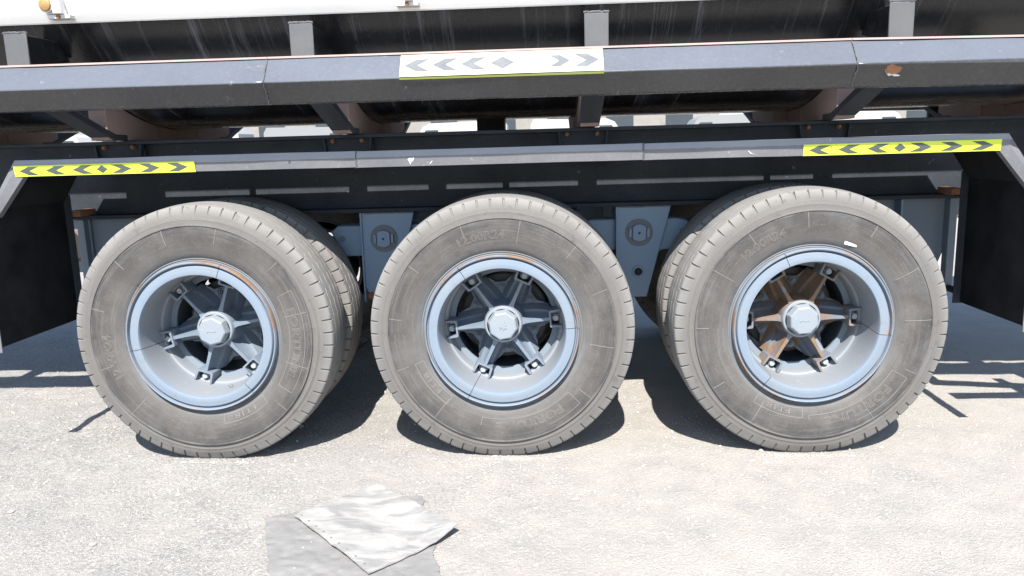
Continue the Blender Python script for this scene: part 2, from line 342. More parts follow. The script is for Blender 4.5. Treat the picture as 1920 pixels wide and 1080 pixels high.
for sd in (0, 1):
    F = (lambda y: y) if sd == 0 else MIR
    mb = MB(); pr = [(F(.147), 2.040), (F(.1525), 2.0215), (F(.175), 2.016), (F(.175), 2.040)]; mb.prism_x(pr, X0, X1); part(mb, 'drip_rail', 'driprust', .002)
    # brackets carrying the side lights
    for bx, wd in ((-1.912, .05), (-.368, .05), (2.72, .05), (-3.4, .05)):
        mb = MB(); mb.prism_x([(F(.10), 2.030), (F(.098), 2.048), (F(.16), 2.052), (F(.16), 2.030)], bx-wd, bx+wd*.95); p = part(mb, 'bracket_foot', 'whitegrey', .003)
        mb = MB(); mb.prism_x([(F(.075), 2.049), (F(.03), 2.30), (F(.045), 2.30), (F(.118), 2.049)], bx-.012, bx+.028); part(mb, 'bracket_arm', 'white', .003)
        mb = MB(); mb.cyl((bx+.0, F(.10), 2.038), (bx+.0, F(.088), 2.038), .008, 10); part(mb, 'bolt', 'rustbolt')
        if bx < -1.5:
            mb = MB(); mb.prism_x([(F(.10), 2.05), (F(.085), 2.13), (F(.12), 2.13), (F(.125), 2.05)], bx-.055, bx-.012); part(mb, 'lamp_plate', 'whitegrey', .002)
            mb = MB(); mb.lathe([(0.0, -.028), (.018, -.027), (.0275, -.022), (.030, -.012), (.030, 0)], 28); o = part(mb, 'marker_lamp', 'amber'); o.location += Vector((bx-.040, F(.092) if sd == 0 else F(.092), 2.090)); o.rotation_euler = (R(4), 0, R(-8) if sd == 0 else R(172))
            mb = MB(); mb.lathe([(.030, -.014), (.0345, -.014), (.0345, .012), (.0, .012)], 28); o2 = part(mb, 'lamp_housing', 'whitegrey'); o2.location = o.location; o2.rotation_euler = o.rotation_euler

# bumper rail: hexagonal tube in welded lengths
HEX = [(-.085, 1.805), (-.163, 1.7065), (-.105, 1.622), (-.02, 1.622), (.02, 1.71), (-.01, 1.805)]
def dz(x): return .004*max(-1, min(1, -x/2.2))-(max(0, x-1.45)*.014)
SEG = [X0+.3, -3.5, -.935, 1.455, X1-.3]
for sd in (0, 1):
    F = (lambda y: y) if sd == 0 else MIR
    for i in range(4):
        a, b = SEG[i]+.0007, SEG[i+1]-.0007
        n = 6; ns = max(2, int((b-a)/.05)); vs_ = []; fs = []
        for q in range(ns+1):
            xq = a+(b-a)*q/ns
            for k, p in enumerate(HEX): vs_.append((xq, F(p[0]+.0042*float(vnoise(np.array(xq), np.array(k*3.1), 3.5, 4+sd)-.5)+.002*float(vnoise(np.array(xq), np.array(k*1.7), 11, 8)-.5)), p[1]+dz(xq)+.0035*float(vnoise(np.array(xq), np.array(k*2.3), 3, 6)-.5)))
        for q in range(ns): fs += [(q*n+k, q*n+(k+1) % n, (q+1)*n+(k+1) % n, (q+1)*n+k) for k in range(n)]
        mb = MB(); mb.add(vs_, fs+[tuple(range(n))[::-1], tuple(range(ns*n, ns*n+n))])
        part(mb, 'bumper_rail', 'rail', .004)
        mb = MB(); vs_ = []
        for q in (a, b): vs_ += [(q, F(-.091), 1.8065+dz(q)), (q, F(-.088), 1.815+dz(q)), (q, F(-.008), 1.815+dz(q)), (q, F(-.008), 1.8065+dz(q))]
        mb.add(vs_, [(k, (k+1) % 4, 4+(k+1) % 4, 4+k) for k in range(4)]+[(0, 1, 2, 3), (4, 5, 6, 7)]); part(mb, 'rail_cap', 'capstrip', .001)
        if i:
            mb = MB(); pts = [(-.089, 1.803), (-.165, 1.7065), (-.106, 1.62)]
            for q in range(2):
                for k in range(7):
                    t = k/7; t2 = (k+1)/7; A = [pts[q][j]+(pts[q+1][j]-pts[q][j])*t for j in (0, 1)]; B = [pts[q][j]+(pts[q+1][j]-pts[q][j])*t2 for j in (0, 1)]
                    mb.cyl((a+random.uniform(-.003, .003), F(A[0]+.001), A[1]+dz(a)), (a+random.uniform(-.003, .003), F(B[0]+.001), B[1]+dz(a)), .0030, 6)
            part(mb, 'weld_seam', 'weld')
    # posts, outriggers, saddles
    for x in PX:
        if sd == 0 or True:
            mb = MB(); mb.prism_x([(F(-.035), 1.812), (F(-.035), 1.953), (F(-.025), 1.953), (F(-.025), 1.812)], x-.05, x+.05); rp = part(mb, 'rail_post', 'post', .003)
            mb = MB(); mb.prism_x([(F(-.0245), 1.814), (F(-.0245), 1.950), (F(.215), 1.950), (F(.29), 1.868), (F(.06), 1.814)], x-.036, x+.036); part(mb, 'post_gusset', 'belly', .003)  # black colour paints the shade on the sides of the post
            mb = MB()
            for k in range(9): mb.cyl((x-.052+k*.0116, F(.0+random.uniform(-.034, -.028)), 1.957+random.uniform(-.002, .002)), (x-.052+(k+1)*.0116, F(random.uniform(-.034, -.028)), 1.957+random.uniform(-.002, .002)), .005, 6)
            part(mb, 'weld_seam', 'weld')
            mb = MB(); mb.prism_x([(F(-.01), 1.700), (F(.57), 1.507), (F(.70), 1.507), (F(.70), 1.535), (F(.59), 1.537), (F(-.01), 1.735)], x-.05, x+.05); part(mb, 'outrigger', 'black', .003)
for x in PX:
    for hf in (0, 1):
        F = (lambda y: y) if hf == 0 else MIR
        for y0, y1, e in ((.52, 1.046, 0), (1.054, 1.296, 0)):
            pr = [(F(y0), 1.508)]+[(F(y1), 1.508)]+[(F(yy), TZ-TB*math.sqrt(max(0, 1-((1.3-yy)/TA)**2))-.002) for yy in np.linspace(y1, y0, 9)]
            mb = MB(); mb.prism_x(pr, x-.045, x+.045); part(mb, 'saddle_block', 'pink', .003)
# chassis rails with flanges
for yw in (.8, 1.8):
    s_ = 1 if yw < 1.3 else -1
    mb = MB(); mb.box(X0+.6, X1-.5, min(yw, yw+s_*.012), max(yw, yw+s_*.012), 1.116, 1.486); part(mb, 'chassis_web', 'black')
    for z0, z1 in ((1.094, 1.115), (1.487, 1.506)):
        mb = MB(); mb.box(X0+.6, X1-.5, min(yw-s_*.08, yw+s_*.09), max(yw-s_*.08, yw+s_*.09), z0, z1); part(mb, 'chassis_flange', 'black', .003)
    for x in PX:
        F = (lambda y: y) if s_ == 1 else MIR
        mb = MB(); mb.prism_y([(x-.155, 1.487), (x-.135, 1.34), (x+.12, 1.34), (x+.10, 1.487)], F(.752), F(.760)); part(mb, 'bolt_plate', 'black', .002)
        for q, e in ((-.15, .02), (.102, -.02)):
            mb = MB(); mb.prism_y([(x+q-.004, 1.486), (x+q+e-.004, 1.341), (x+q+e+.004, 1.341), (x+q+.004, 1.486)], F(.722), F(.751)); part(mb, 'bolt_plate_rib', 'black')
        for bx in (-.105, .05):
            mb = MB(); mb.cyl((x+bx, F(.752), 1.473), (x+bx, F(.733), 1.473), .012, 6); mb.cyl((x+bx, F(.734), 1.473), (x+bx, F(.722), 1.473), .007, 8); part(mb, 'bolt', 'rustbolt')
for x in (-4.2, -3.1, -2.05, -.68, .69, 2.07, 3.2):
    mb = MB(); mb.box(x-.05, x+.05, .815, 1.785, 1.14, 1.33); part(mb, 'cross_member', 'under', .004)
mb = MB(); mb.box(-.178, -.02, 1.19, 1.41, 1.33, 1.66); part(mb, 'tank_sump', 'flap', .008)
mb = MB(); mb.cyl((-.10, 1.3, 1.33), (-.10, 1.3, 1.10), .06, 18); part(mb, 'outlet_pipe', 'under')

# fenders with sloping ends and steel flaps
LIP = [(.63, 1.411), (.63, 1.415), (.107, 1.4185), (.092, 1.390), (.099, 1.346), (.135, 1.346), (.135, 1.350), (.104, 1.351), (.098, 1.389), (.112, 1.413)]
FB = 2.212; SX = .128; SZ = .185
for sd in (0, 1):
    F = (lambda y: y) if sd == 0 else MIR
    cuts = [-FB, -.632, .645, FB]
    for i in range(3):
        a, b = cuts[i]+.00015*(i > 0), cuts[i+1]; dy = (.0, -.002, .001)[i]; dzz = (.003, .001, -.001)[i]
        def iz(x): return (-.006+.0105*(x+FB)/(2*FB))
        n = len(LIP); ns = 24; vs_ = []; fs = []
        for q in range(ns+1):
            xq = a+(b-a)*q/ns; w1 = .004*float(vnoise(np.array(xq), np.array(1.3), 2.6, 11+sd)-.5); w2 = .003*float(vnoise(np.array(xq), np.array(4.3), 4, 13)-.5)
            vs_ += [(xq, F(p[0]+(dy+w1 if p[0] < .5 else 0)), p[1]+(dzz+w2 if p[0] < .5 else iz(xq))) for p in LIP]
        for q in range(ns): fs += [(q*n+k, q*n+(k+1) % n, (q+1)*n+(k+1) % n, (q+1)*n+k) for k in range(n)]
        mb = MB(); mb.add(vs_, fs+[tuple(range(n))[::-1], tuple(range(ns*n, ns*n+n))]); part(mb, 'fender_panel', 'fender', .0012)
        mb = MB(); mb.box(a, b, *sorted((F(.137), F(.625))), 1.385, 1.398); part(mb, 'fender_shade', 'flap')  # added black sheet, paints the shade under the fender
        if i:
            mb = MB()
            pts = [(.107, 1.419), (.091, 1.390), (.098, 1.345)]
            for q in range(2):
                for k in range(5):
                    A = [pts[q][j]+(pts[q+1][j]-pts[q][j])*k/5 for j in (0, 1)]; B = [pts[q][j]+(pts[q+1][j]-pts[q][j])*(k+1)/5 for j in (0, 1)]
                    mb.cyl((cuts[i]+random.uniform(-.003, .003), F(A[0]), A[1]), (cuts[i]+random.uniform(-.003, .003), F(B[0]), B[1]), .003, 6)
            part(mb, 'weld_seam', 'weld')
    for e in (-1, 1):
        mb = MB(); n = len(LIP)
        # the lip profile sheared down a 55 degree slope: its lower edge swings with the mitre
        def P(p, t): k = (1.4185-p[1])*.55; return (e*(FB-k*(1-t)+t*(SX-k*.4)+.001), F(p[0]), p[1]-t*SZ)
        mb.add([P(p, 0) for p in LIP]+[P(p, 1) for p in LIP], [(k, (k+1) % n, n+(k+1) % n, n+k) for k in range(n)]+[tuple(range(n))[::-1], tuple(range(n, 2*n))])
        part(mb, 'fender_end', 'fender', .0012)
        xf = e*(FB+SX-.005); yo = -.030 if e < 0 else .030
        mb = MB(); mb.prism_y([(e*(FB-.004), 1.385), (e*(FB-.004), 1.397), (e*(FB+SX-.012), 1.397-SZ), (e*(FB+SX-.012), 1.385-SZ)], F(.110), F(.628)); part(mb, 'fender_shade', 'flap')  # added black sheet again, shade painted under the sloping end
        mb = MB(); mb.box(min(xf, xf+e*.006), max(xf, xf+e*.006), *sorted((F(yo+.004), F(.63))), .565, 1.235); part(mb, 'flap_plate', 'flap', .001)
        for yy, z0, z1 in ((yo, .552, 1.20), (.632, .560, 1.236)):
            mb = MB(); mb.box(*sorted((xf-e*.035, xf+e*.012)), *sorted((F(yy), F(yy+.006))), z0, z1); part(mb, 'flap_flange', 'fender' if yy < .5 else 'black', .001)
        mb = MB(); mb.box(*sorted((e*2.305, e*2.345)), *sorted((F(.735), F(.79))), .60, 1.092); part(mb, 'flap_strut', 'blued', .003)
        mb = MB(); mb.cyl((e*2.325, F(.64), .62), (e*2.325, F(.76), .62), .018, 10); mb.cyl((e*2.325, F(.64), 1.12), (e*2.325, F(.76), 1.12), .018, 10); part(mb, 'strut_arm', 'black')
        mb = MB(); mb.box(*sorted((e*2.26, e*2.31)), *sorted((F(.64), F(.79))), 1.117, 1.15); part(mb, 'fender_arm', 'rustbolt', .003)
    for x in (-1.38, 0, 1.38):
        mb = MB(); mb.cyl((x, F(.16), 1.39), (x, F(.79), 1.39), .018, 10); part(mb, 'fender_arm', 'black')

# reflective tapes
def tape(p0, uvec, vvec, nvec, L, H, m, mc, layout, edge=None):
    p0 = Vector(p0); u = Vector(uvec).normalized(); v = Vector(vvec).normalized(); n = Vector(nvec).normalized()
    def quad(pts, lift, th):
        mb = MB(); k = len(pts); mb.add([p0+u*a+v*b+n*lift for a, b in pts]+[p0+u*a+v*b+n*(lift+th) for a, b in pts], [(i, (i+1) % k, k+(i+1) % k, k+i) for i in range(k)]+[tuple(range(k)), tuple(range(k, 2*k))]); return mb
    nn = 14
    t = part(quad([(0, 0), (L, 0), (L, H), (0, H)], .0022, .0014), 'reflective_tape', m)
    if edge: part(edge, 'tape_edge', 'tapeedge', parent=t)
    for kind, c, wd, hh, mm in layout:
        y0, y1, ym = H/2-hh/2, H/2+hh/2, H/2
        if kind == '<': pts = [(c, ym), (c+wd*.48, y1), (c+wd, y1), (c+wd*.52, ym), (c+wd, y0), (c+wd*.48, y0)]
        elif kind == '>': pts = [(c, ym), (c-wd*.48, y1), (c-wd, y1), (c-wd*.52, ym), (c-wd, y0), (c-wd*.48, y0)]
        elif kind == 'd': pts = [(c-wd/2, ym), (c, y1), (c+wd/2, ym), (c, y0)]
        elif kind == 's': pts = [(c, y0+.010), (c+.012, y0+.018), (c+.016, y0+.013), (c+.026, y0+.017), (c+.026, y0+.012), (c+.010, y0+.009)]
        part(quad(pts, .0040, .0006), 'chevron' if kind in '<>' else ('diamond' if kind == 'd' else 'print_remnant'), mm, 0, 0, t)
lay = [('<', .024+.125*i, .092, .038, 'chev') for i in range(3)]+[('d', .412, .052, .036, 'chev')]+[('>', .548+.130*i, .094, .038, 'chev') for i in range(3)]
fl = Vector((0, .092-.099, 1.390-1.346)); fnn = Vector((0, -.044, -.007))
tape((-2.207, .0975, 1.349), (1, 0, 0), fl, fnn, .84, .049, 'tape', 'chev', lay)
tape((1.337, .0992, 1.345), (1, 0, 0), fl, fnn, .84, .049, 'tape', 'chev', lay)
bv = Vector((0, -.085+.163, 1.805-1.7065)); bn = Vector((0, -bv.z, bv.y)); bz = .0
lay2 = [('<', .018+.116*i, .103, .066, 'chevfade') for i in range(3)]+[('d', .420, .098, .066, 'chevfade'), ('s', .497, .05, .06, 'chevfade')]+[('>', .694, .085, .062, 'chevfade'), ('>', .812, .102, .068, 'chevfade')]
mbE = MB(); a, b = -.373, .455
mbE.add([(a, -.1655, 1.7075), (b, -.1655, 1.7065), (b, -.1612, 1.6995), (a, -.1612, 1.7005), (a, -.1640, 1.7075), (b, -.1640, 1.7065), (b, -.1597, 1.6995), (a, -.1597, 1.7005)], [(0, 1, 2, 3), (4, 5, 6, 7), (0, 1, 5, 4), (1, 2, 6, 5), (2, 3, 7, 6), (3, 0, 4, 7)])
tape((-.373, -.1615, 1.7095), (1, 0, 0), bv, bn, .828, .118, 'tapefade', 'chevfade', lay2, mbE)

# paint scars on the fender lip and rust scab on the bumper rail
def scar(pts, m, o, u, v, n, th=.0008):
    o = Vector(o); u = Vector(u); v = Vector(v).normalized(); n = Vector(n).normalized(); k = len(pts)
    mb = MB(); mb.add([o+u*a+v*b+n*.0003 for a, b in pts]+[o+u*a+v*b+n*th for a, b in pts], [(i, (i+1) % k, k+(i+1) % k, k+i) for i in range(k)]+[tuple(range(k)), tuple(range(k, 2*k))]); part(mb, 'paint_scar', m, 0, 0)
lo = (0, .0965, 1.35)
for xs, pts in ((-.40, [(0, .030), (.008, .018), (.012, .004), (.016, .016), (.028, .024), (.034, .040), (.024, .033), (.012, .036)]), (-.305, [(0, .004), (.010, .011), (.02, .022), (.012, .017), (.006, .012)]), (1.098, [(0, .026), (.010, .014), (.04, .006), (.05, .002), (.02, .013), (.008, .022)])):
    scar([(p[0]*.9, p[1]) for p in pts], 'sticker', (xs, .0985-.001, 1.349), (1, 0, 0), fl, fnn, .0012)
lf = Vector((0, -.105+.163, 1.622-1.7065)); ln = Vector((0, lf.z, -lf.y))
rg = random.Random(3); blob = [(.045+.05*math.cos(a)*rg.uniform(.7, 1.1), .035+.026*math.sin(a)*rg.uniform(.7, 1.2)) for a in np.linspace(0, 6.28, 22, endpoint=False)]
scar(blob, 'whitegrey', (1.575, -.163, 1.7035), (1, 0, 0), lf, ln, .0010); scar([(p[0]*.7-.005, p[1]*.85-.002) for p in blob], 'rustbolt', (1.575, -.163, 1.7035), (1, 0, 0), lf, ln, .0020)

# suspension hangers, rockers, springs, axles
HX = [-2.06, -.662, .702, 2.08]
for sd in (0, 1):
    F = (lambda y: y) if sd == 0 else MIR
    for i, x in enumerate(HX):
        if i in (1, 2):
            pr = [(x-.117, 1.093), (x+.168, 1.093), (x+.042, .605), (x-.085, .605), (x-.117, .70)]
            for yp in (.74, .93):
                mb = MB(); mb.prism_y(pr, F(yp), F(yp+.012)); hp = part(mb, 'hanger_plate', 'blue', .003)
            mb = MB(); mb.box(x-.123, x-.113, *sorted((F(.722), F(.945))), .61, 1.093); part(mb, 'hanger_flange', 'blue', .002)
            mb = MB()
            for k in range(24): mb.cyl((x-.115+k*.0117, F(.736+random.uniform(-.003, .002)), 1.090+random.uniform(-.003, .001)), (x-.115+(k+1)*.0117, F(.736+random.uniform(-.003, .002)), 1.090+random.uniform(-.003, .001)), .0045, 6)
            part(mb, 'weld_seam', 'blued')
            fy = F(.74); d = -1 if sd == 0 else 1
            def disc(r, y0, y1, m, nm, n=36, cx=x, cz=.952):
                mb = MB(); mb.cyl((cx, y0, cz), (cx, y1, cz), r, n); return part(mb, nm, m, .002)
            disc(.073, fy, fy+d*.006, 'steelw', 'pin_washer')
            mb = MB(); pts = []
            for a in np.linspace(0, 2*math.pi, 48, endpoint=False):
                pts.append((x+max(-.036, min(.036, .047*math.cos(a))), .952+.047*math.sin(a)))
            mb.prism_y(pts, fy+d*.0062, fy+d*.026); part(mb, 'pin_head', 'blue', .004)
            mb = MB(); mb.cyl((x, fy+d*.0262, .952), (x, fy+d*.029, .952), .006, 10); part(mb, 'grease_nipple', 'darkprint')
            for q in (-1, 1):
                mb = MB(); mb.box(*sorted((x+q*.040, x+q*.054)), *sorted((fy+d*.0062, fy+d*.022)), .928, .978); part(mb, 'lock_tab', 'blue', .002)
            if i == 2:
                mb = MB(); mb.lathe([(.021, .03), (.021, -.006), (.023, -.0085), (.031, -.0085), (.033, -.006), (.033, .001)], 32); o = part(mb, 'hanger_tube', 'blue'); o.location += Vector((x-.004, fy, .742)); o.rotation_euler = (0, 0, 0 if sd == 0 else math.pi)
                disc(.0208, fy+d*.001, fy+d*.0016, 'darkprint', 'tube_bore', 24, x-.004, .742)
            disc(.020, fy, fy+d*.012, 'rustbolt' if i == 1 else 'blued', 'bolt', 14, x-.085, .64)
            # rocker beam
            mb = MB(); mb.prism_y([(x-.30, .99), (x-.255, 1.022), (x+.20, 1.022), (x+.255, 1.012), (x+.278, .985), (x+.268, .93), (x+.205, .86), (x+.12, .85), (x+.08, .80), (x-.08, .80), (x-.12, .855), (x-.225, .853), (x-.25, .90)], F(.775), F(.905)); part(mb, 'rocker_beam', 'blue', .008)
            for q in (-.235, .235): disc(.017, F(.775), F(.775)+d*.012, 'blued', 'bolt', 6, x+q, .95)
        else:
            e = -1 if i == 0 else 1
            mb = MB(); mb.prism_y([(x-.30*1, 1.093), (x+.34, 1.093), (x+.16, .60 if i else .70), (x-.16 if i else x-.33, .60 if i else .80)], F(.80), F(.812)); part(mb, 'hanger_plate', 'blued' , .003)
            if i == 0:
                for q, yq in ((-.345, .765), (-.245, .775)):
                    mb = MB(); mb.box(x+q, x+q+(.075 if q < -.3 else .012), *sorted((F(yq), F(yq+.02))), .80, 1.092); part(mb, 'hanger_flange', 'blued', .002)
                mb = MB(); mb.prism_y([(x-.338, 1.04), (x-.318, 1.02), (x-.292, .995), (x-.284, .95), (x-.288, .895), (x-.306, .87), (x-.338, .862)], F(.7645), F(.7600)); part(mb, 'torn_hole', 'darkprint')
                mb = MB(); mb.prism_y([(x-.342, 1.05), (x-.316, 1.03), (x-.286, 1.0), (x-.276, .95), (x-.281, .885), (x-.305, .86), (x-.342, .85)], F(.7648), F(.7630)); part(mb, 'rust_edge', 'rustbolt')
            else:
                mb = MB(); mb.box(x-.03, x-.02, *sorted((F(.72), F(.80))), .66, 1.093); part(mb, 'hanger_flange', 'blue', .002)
    for x in (-1.38, 0, 1.38):
        for k in range(6):
            mb = MB(); h = .46-.055*k; vs_ = []
            for t in np.linspace(-1, 1, 13): vs_ += [(x+h*t, F(.80), .74-.028*k+.16*(h*t/.46)**2*1.0), (x+h*t, F(.88), .74-.028*k+.16*(h*t/.46)**2), (x+h*t, F(.88), .764-.028*k+.16*(h*t/.46)**2), (x+h*t, F(.80), .764-.028*k+.16*(h*t/.46)**2)]
            fs = []
            for j in range(12):
                for c in range(4): fs.append((j*4+c, j*4+(c+1) % 4, j*4+4+(c+1) % 4, j*4+4+c))
            mb.add(vs_, fs+[(0, 1, 2, 3), (48, 49, 50, 51)]); part(mb, 'spring_leaf', 'under', .002)
for x in (-1.38, 0, 1.38):
    mb = MB(); mb.cyl((x, .45, .60), (x, 2.15, .60), .065, 24); part(mb, 'axle_beam', 'under')

# ------------------------------------------------------------------ wheels
# tyre: local axis y, outer sidewall at y=0, centre of tread y=.158
SW = [(.338, .050), (.347, .034), (.352, .030), (.357, .0335), (.361, .0285), (.366, .031), (.371, .025), (.385, .017), (.41, .0085), (.445, .002), (.48, .0), (.505, .0025),
      (.5115, .0034), (.5135, -.0006), (.5165, -.0002), (.5190, .0098), (.535, .0128), (.5405, .0120), (.5435, .0150), (.546, .0150), (.5485, .0172), (.556, .0185), (.563, .0205), (.575, .0255), (.592, .0325), (.5985, .037)]
def ysw(r):
    rs = [p[0] for p in SW]; ys = [p[1] for p in SW]; return float(np.interp(r, rs, ys))
def crown(y): t = (y-.158)/.121; return .6095-.0085*t*t
def make_tyre():
    NP = 62; ts = [0, .050, .115, .165, .40, .55, .70, .85]; N = NP*len(ts)
    cols = []     # (r, y, groove, zigzag amp, notch depth dr/dy)
    for (r, y) in SW: cols.append(dict(r=r, y=y, z=0, n=(r > .566), g=0))
    grooves = [.078, .131, .185, .238]; tr = []
    edge0, edge1 = .040, .276
    tr.append(dict(y=.0415, z=0, n=1, g=0)); tr.append(dict(y=.054, z=0, n=1, g=0)); tr.append(dict(y=.0575, z=0, n=0, g=0))
    for gc in grooves:
        w_ = .0036
        for dy, g in ((-w_, 0), (-w_+.0012, .009), (w_-.0012, .009), (w_, 0)): tr.append(dict(y=gc+dy, z=.0042, n=0, g=g))
    tr.append(dict(y=.2585, z=0, n=0, g=0)); tr.append(dict(y=.262, z=0, n=1, g=0)); tr.append(dict(y=.2745, z=0, n=1, g=0))
    tr.sort(key=lambda c: c['y'])
    for c in tr: c['r'] = None; cols.append(c)
    for (r, y) in SW[::-1]: cols.append(dict(r=r, y=.316-y, z=0, n=(r > .566), g=0))
    m = len(cols); V = np.zeros((N, m, 3)); g = np.random.default_rng(3)
    for i in range(N):
        p, q = divmod(i, len(ts)); t = ts[q]; a = 2*math.pi*(p+t)/NP; ca, sa = math.cos(a), math.sin(a)
        notch = q in (1, 2); tri = 1-2*abs(((t*1.0+.1) % 1.0)*2-1)
        for j, c in enumerate(cols):
            y = c['y']+c['z']*tri; r = c['r'] if c['r'] is not None else crown(y)-c['g']
            if notch and c['n']:
                if c['r'] is None: r -= .0055
                elif r > .57: r -= .0035; y += (.007 if y < .158 else -.007)*(1 if r > .575 else .6)
            x, z = r*ca, r*sa
            V[i, j] = (x, y, z)
    # weight on the ground: flatten the contact patch and bulge the sidewall above it
    z = V[:, :, 2]; dep = np.clip((-z-.42)/.18, 0, 1)
    bul = dep*(1-np.clip((-z-.555)/.055, 0, 1))*.013
    V[:, :, 1] += np.where(V[:, :, 1] < .158, -1, 1)*bul*np.clip(np.abs(V[:, :, 1]-.158)/.15, 0, 1)**2
    V[:, :, 2] = np.maximum(z, -.5995-.0004*(V[:, :, 1]*0))
    I = np.arange(N*m).reshape(N, m); I2 = np.roll(I, -1, 0)
    fc = np.stack([I[:, :-1], I[:, 1:], I2[:, 1:], I2[:, :-1]], -1).reshape(-1, 4)
    me = bpy.data.meshes.new('tyre'); me.from_pydata(V.reshape(-1, 3).tolist(), [], fc.tolist()); me.update()
    bm = bmesh.new(); bm.from_mesh(me); bmesh.ops.recalc_face_normals(bm, faces=bm.faces); bm.to_mesh(me); bm.free()
    me.polygons.foreach_set('use_smooth', [True]*len(me.polygons)); me.set_sharp_from_angle(angle=R(28)); me.materials.append(M['tyre']); return me
TYRE = make_tyre()
RIMP = [(.349, .034), (.3515, .016), (.3500, .003), (.3465, -.0025), (.3425, -.001), (.3405, .008), (.3390, .0190), (.3350, .0210), (.3325, .0120), (.3305, .0060), (.3285, .0038), (.312, .0020), (.2945, .0005), (.2915, .0015), (.2895, .0050), (.2872, .0160), (.2855, .028),
        (.2835, .060), (.2815, .10), (.2795, .15), (.2775, .182), (.2755, .188), (.2680, .193), (.2640, .205), (.2620, .235), (.2600, .27)]
def rim_seg(k, m):
    mb = MB(); g = .0055
    tw = lambda r, y: (.05*max(0, min(1, y/.2)))
    mb.lathe(RIMP, 40, k*2*math.pi/3+g, (k+1)*2*math.pi/3-g*.4, tw, closed=False); me = mb.mesh('rim_segment', m, 30); return me
RIM = {m: [rim_seg(k, m) for k in range(3)] for m in ('rim', 'rimrust')}
mb = MB(); mb.lathe([(.262, .262), (.262, .40), (.268, .60), (.30, .66)], 64)
mb.lathe([(.2605, .262), (.236, .268), (.236, .282), (.2605, .284)], 64); INNER = mb.mesh('inner_rim', 'blued', 30)
mb = MB(); mb.lathe([(0, .372), (.205, .372), (.212, .38), (.212, .62)], 48); DRUM = mb.mesh('brake_drum', 'drum', 30)
def spider(mat):
    mb = MB()
    mb.lathe([(.079, .168), (.0885, .166), (.0905, .170), (.0925, .20), (.097, .25), (.107, .295), (.125, .320)], 48)
    # scalloped star plate
    n = 144; out = []; 
    for i in range(n):
        a = 2*math.pi*i/n; s = .5+.5*math.cos(6*a); r = .178+.050*min(1, max(0, (s-.18)/.62))**.8; out.append(r)
    vs_ = []
    for yy, k in ((.316, 0), (.335, 0)):
        for i in range(n): a = 2*math.pi*i/n; vs_.append((out[i]*math.cos(a), yy+.006*(out[i] < .19), out[i]*math.sin(a)))
    for i in range(n): a = 2*math.pi*i/n; vs_.append((.10*math.cos(a), .310, .10*math.sin(a)))
    fs = [(i, (i+1) % n, n+(i+1) % n, n+i) for i in range(n)]+[(2*n+i, 2*n+(i+1) % n, (i+1) % n, i) for i in range(n)]
    mb.add(vs_, fs)
    for k in range(6):
        a = k*math.pi/3; c, s = math.cos(a), math.sin(a)
        def W(r, t, y): return (r*c-t*s, y, r*s+t*c)
        # arm body (pyramidal web) and its thin front rib
        st = [(.082, .060, .262, .022), (.105, .060, .258, .0125), (.13, .058, .253, .0105), (.165, .055, .244, .0095), (.205, .050, .228, .0095), (.222, .048, .220, .0095)]
        sec = []
        for r, hw, yb, ht in st:
            sec.append([W(r, -hw, .316), W(r, -hw*.62, yb+.020), W(r, -hw*.40, yb+.026), W(r, -ht, yb), W(r, -ht*.75, .170+.004*(r/.2)), W(r, ht*.75, .170+.004*(r/.2)), W(r, ht, yb), W(r, hw*.40, yb+.020), W(r, hw*.62, yb+.020), W(r, hw, .316)])
        q = len(sec[0]); vs_ = [p for s2 in sec for p in s2]; fs = []
        for i in range(len(sec)-1):
            for j in range(q-1): fs.append((i*q+j, i*q+j+1, (i+1)*q+j+1, (i+1)*q+j))
        fs.append(tuple(range((len(sec)-1)*q, len(sec)*q))); mb.add(vs_, fs)
    return mb.mesh('wheel', mat, 32)
SPID = {m: spider(m) for m in ('spider', 'spiderrust')}
def clampmesh(mat):
    mb = MB()
    def B(r0, r1, t0, t1, y0, y1): mb.box(r0, r1, y0, y1, t0, t1)
    # U-shaped claw opening outwards: base, two cheeks, floor
    hw = .040
    prof = [(.218, -hw+.004), (.222, -hw), (.272, -hw-.004), (.272, -hw+.0055), (.230, -hw+.010), (.226, -hw+.014), (.226, hw-.014), (.230, hw-.010), (.272, hw-.0055), (.272, hw+.004), (.222, hw), (.218, hw-.004)]
    mb.prism(prof, .164, .262, lambda p, t: (p[0], t, p[1]))
    B(.226, .250, -hw+.010, hw-.010, .252, .262)
    mb.prism([(.262, -hw*.9), (.279, -hw*.7), (.279, hw*.7), (.262, hw*.9)], .200, .232, lambda p, t: (p[0], t, p[1]))
    return mb.mesh('clamp', mat, 30)
CLAMP = {m: clampmesh(m) for m in ('spider', 'spiderrust')}
mb = MB(); mb.cyl((.2475, .255, 0), (.2475, .193, 0), .0175, 6); mb.cyl((.2475, .193, 0), (.2475, .178, 0), .0125, 12); mb.cyl((.2475, .223, 0), (.2475, .215, 0), .0225, 18); NUT = mb.mesh('nut', 'nut', 30)
mb = MB(); mb.cyl((.156, .316, 0), (.156, .298, 0), .0125, 6); mb.cyl((.156, .317, 0), (.156, .309, 0), .0185, 18); mb.cyl((.156, .298, 0), (.156, .291, 0), .007, 10); HBOLT = mb.mesh('hub_bolt', 'blued', 30)
